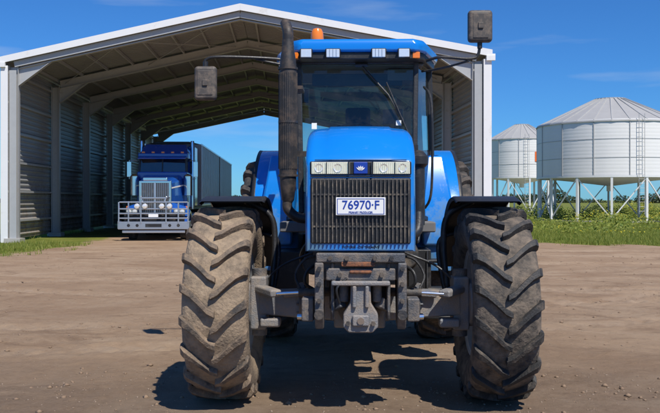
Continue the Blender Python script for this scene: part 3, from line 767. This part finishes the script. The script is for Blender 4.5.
for s in (-1,1):
    p.lathe([(-.24,.50),(-.26,.60),(-.20,.66),(.20,.66),(.26,.60),(.26,.5)],(s*1.0,1.35,.55),'x',24,R(-5),R(175))
    p.loft([[(s*.58,.60,.95),(s*1.22,.72,.95),(s*1.22,.80,.95),(s*.58,.8,.95)],[(s*.58,.62,1.5),(s*1.15,.80,1.32),(s*1.15,.9,1.32),(s*.58,.9,1.5)]])
p.done()
p=Part('grille_surround',m_chrome,K,bevel=.03)
p.box((0,.42,1.66),(1.26,.10,1.36)); p.box((0,.43,2.40),(.95,.10,.14)); p.done()
p=Part('grille_mesh',m_black,K); p.box((0,.36,1.66),(1.06,.03,1.18)); p.done()
p=Part('grille_bars',m_alu,K)
for k in range(14): p.box((-.5+k/13,.335,1.66),(.022,.03,1.16))
p.box((0,.32,1.66),(.05,.03,1.2)); p.done()
p=Part('headlamp_pods',m_chrome,K,bevel=.02)
for s in (-1,1): p.box((s*.92,.58,1.12),(.46,.18,.26)); 
p.done()
p=Part('headlamps',m_lamp,K)
for s in (-1,1):
    for o in (-.11,.11): p.lathe([(.44,.0),(.455,.07),(.485,.095)],(s*.92+o,0,1.12),'y',18)
for x in (-.62,-.32,.32,.62): p.lathe([(-.17,.0),(-.15,.09),(-.08,.11)],(x,0,1.34),'y',18)
p.done()
p=Part('bull_bar',m_alu,K,bevel=.012)
p.box((0,.02,.60),(2.70,.10,.30)); p.box((0,.05,.36),(2.4,.06,.10))
for z in (.88,1.06,1.24,1.50): p.beam((-1.30,-.02,z),(1.30,-.02,z),.05,.055)
for x in (-1.32,-.95,-.48,.48,.95,1.32): p.box((x,.0,1.1),(.055,.10,.86 if abs(x)<1.2 else .80))
for s in (-1,1): p.beam((s*.42,0,1.52),(s*.5,0,1.72),.06,.06)
p.beam((-.48,0,1.66),(.48,0,1.66),.06,.06)
for s in (-1,1): p.box((s*1.345,.25,.62),(.05,.55,.3))
p.done()
p=Part('bull_bar_holes',m_black,K)
p.box((0,-.033,.60),(.62,.01,.13)); p.box((0,.25,.75),(2.3,.1,.7))
for x in (-.95,-.62,.62,.95): p.lathe([(-.036,0.001),(-.034,.06)],(x,0,.60),'y',16)
p.done()
p=Part('truck_number_plate',m_white,K); p.box((0,-.055,.98),(.37,.01,.12)); p.done()
p=Part('hood_stripe',m_white,K)
for s in (-1,1): p.beam((s*.60,.55,2.05),(s*.915,2.15,2.2),.012,.05)
p.done()
p=Part('air_cleaners',m_chrome,K)
for s in (-1,1):
    p.lathe([(1.75,.02),(1.77,.19),(2.55,.19),(2.62,.14),(2.66,.01)],(s*1.08,2.02,0),'z',24)
    p.lathe([(1.2,.085),(4.05,.085),(4.12,.07)],(s*1.08,3.60,0),'z',18)
p.done()
p=Part('truck_mirrors',m_chrome,K,bevel=.02)
for s in (-1,1):
    p.box((s*1.36,2.3,2.85),(.17,.07,.62)); p.tube([(s*1.0,2.5,3.2),(s*1.36,2.33,3.22),(s*1.36,2.33,2.45),(s*1.02,2.5,2.45)],.018,6)
p.done()
p=Part('fuel_tanks_chassis',m_alu,K)
for s in (-1,1): p.cyl((s*1.0,2.6,.75),(s*1.0,4.4,.75),.30)
p.box((0,4,.8),(.8,7,.25)); p.done()
p=Part('truck_tyres',m_rub,K,ang=30)
for s in (-1,1):
    for y in (1.35,5.6,6.95,12.5,13.8,15.1,23.0,24.3,25.6):
        p.lathe([(-.12,.30),(-.15,.42),(-.13,.51),(.13,.51),(.15,.42),(.12,.30)],(s*(1.02 if y<2 else 1.08),y,.515),'x',30)
        if y>2: p.lathe([(-.12,.30),(-.15,.42),(-.13,.51),(.13,.51),(.15,.42),(.12,.30)],(s*.74,y,.515),'x',24)
p.done()
p=Part('truck_rims',m_alu,K)
for s in (-1,1):
    for y in (1.35,5.6,6.95,12.5,13.8,15.1,23.0,24.3,25.6): p.lathe([(s*.11,.31),(s*.04,.28),(s*.04,.16),(s*.12,.12),(s*.12,.01)],(s*(1.02 if y<2 else 1.08),y,.515),'x',24)
p.done()
p=Part('trailer_body',m_trail,K,bevel=.02)
p.box((0,10.6,2.72),(2.5,10.0,2.8)); p.box((0,21.4,2.72),(2.5,10.6,2.8)); p.box((0,16,1.2),(.9,21,.2)); p.done()
p=Part('trailer_ribs',m_alu,K)
y=5.8
while y<26.5:
    if not 15.4<y<16.2:
        for s in (-1,1): p.box((s*1.265,y,2.72),(.04,.07,2.76))
    y+=.62
for s in (-1,1):
    for z in (1.36,4.1): p.box((s*1.27,10.6,z),(.05,10.0,.07)); p.box((s*1.27,21.4,z),(.05,10.6,.07))
p.done()
p=Part('trailer_tarp',m_black,K,bevel=.04); 
for a_,b_ in ((5.62,15.58),(16.12,26.68)): p.loft([[(-1.22,y,4.12) for y in (a_,)]+[(1.22,a_,4.12),(.7,a_,4.24),(-.7,a_,4.24)],[(-1.22,b_,4.12),(1.22,b_,4.12),(.7,b_,4.24),(-.7,b_,4.24)]])
p.done()

# ---------------------------------------------------------------- light, sky, camera
el,az=R(54),R(153)
d=Vector((math.sin(az)*math.cos(el),math.cos(az)*math.cos(el),math.sin(el)))
sun=bpy.data.lights.new('sun','SUN'); sun.energy=5.0; sun.angle=R(.53); sun.color=(1,.955,.88)
so=bpy.data.objects.new('sun',sun); so.rotation_euler=d.to_track_quat('Z','Y').to_euler(); scene.collection.objects.link(so)
w=bpy.data.worlds.new('World'); scene.world=w; w.use_nodes=True; nt=w.node_tree; N=nt.nodes; L=nt.links
bg=N['Background']; bg.inputs['Strength'].default_value=.125
sk=N.new('ShaderNodeTexSky'); sk.sky_type='NISHITA'; sk.sun_disc=False; sk.sun_elevation=el; sk.sun_rotation=az; sk.air_density=1.0; sk.dust_density=.1; sk.ozone_density=2.0; sk.altitude=300
mu=N.new('ShaderNodeMix'); mu.data_type='RGBA'; mu.blend_type='MULTIPLY'; mu.inputs[0].default_value=1; mu.inputs[7].default_value=(.20,.51,.93,1); L.new(sk.outputs[0],mu.inputs[6])
tc=N.new('ShaderNodeTexCoord'); mp=N.new('ShaderNodeMapping'); mp.inputs['Scale'].default_value=(1.2,1.2,9); L.new(tc.outputs['Generated'],mp.inputs[0])
nz=N.new('ShaderNodeTexNoise'); nz.inputs['Scale'].default_value=2.6; nz.inputs['Detail'].default_value=8; L.new(mp.outputs[0],nz.inputs['Vector'])
mr=N.new('ShaderNodeMapRange'); mr.inputs[1].default_value=.56; mr.inputs[2].default_value=.85; mr.inputs[4].default_value=.5; L.new(nz.outputs['Fac'],mr.inputs[0])
mx=N.new('ShaderNodeMix'); mx.data_type='RGBA'; L.new(mr.outputs[0],mx.inputs[0]); L.new(mu.outputs[2],mx.inputs[6]); mx.inputs[7].default_value=(5.,5.6,6.2,1)
L.new(mx.outputs[2],bg.inputs['Color'])
cam=bpy.data.cameras.new('camera'); cam.lens=44.3; cam.sensor_width=36; cam.clip_end=6000; cam.shift_y=-.0098
co=bpy.data.objects.new('camera',cam); co.location=(0,0,1.58); co.rotation_euler=(R(90),0,0); scene.collection.objects.link(co); scene.camera=co
scene.view_settings.view_transform='Standard'; scene.view_settings.look='None'; scene.view_settings.exposure=0
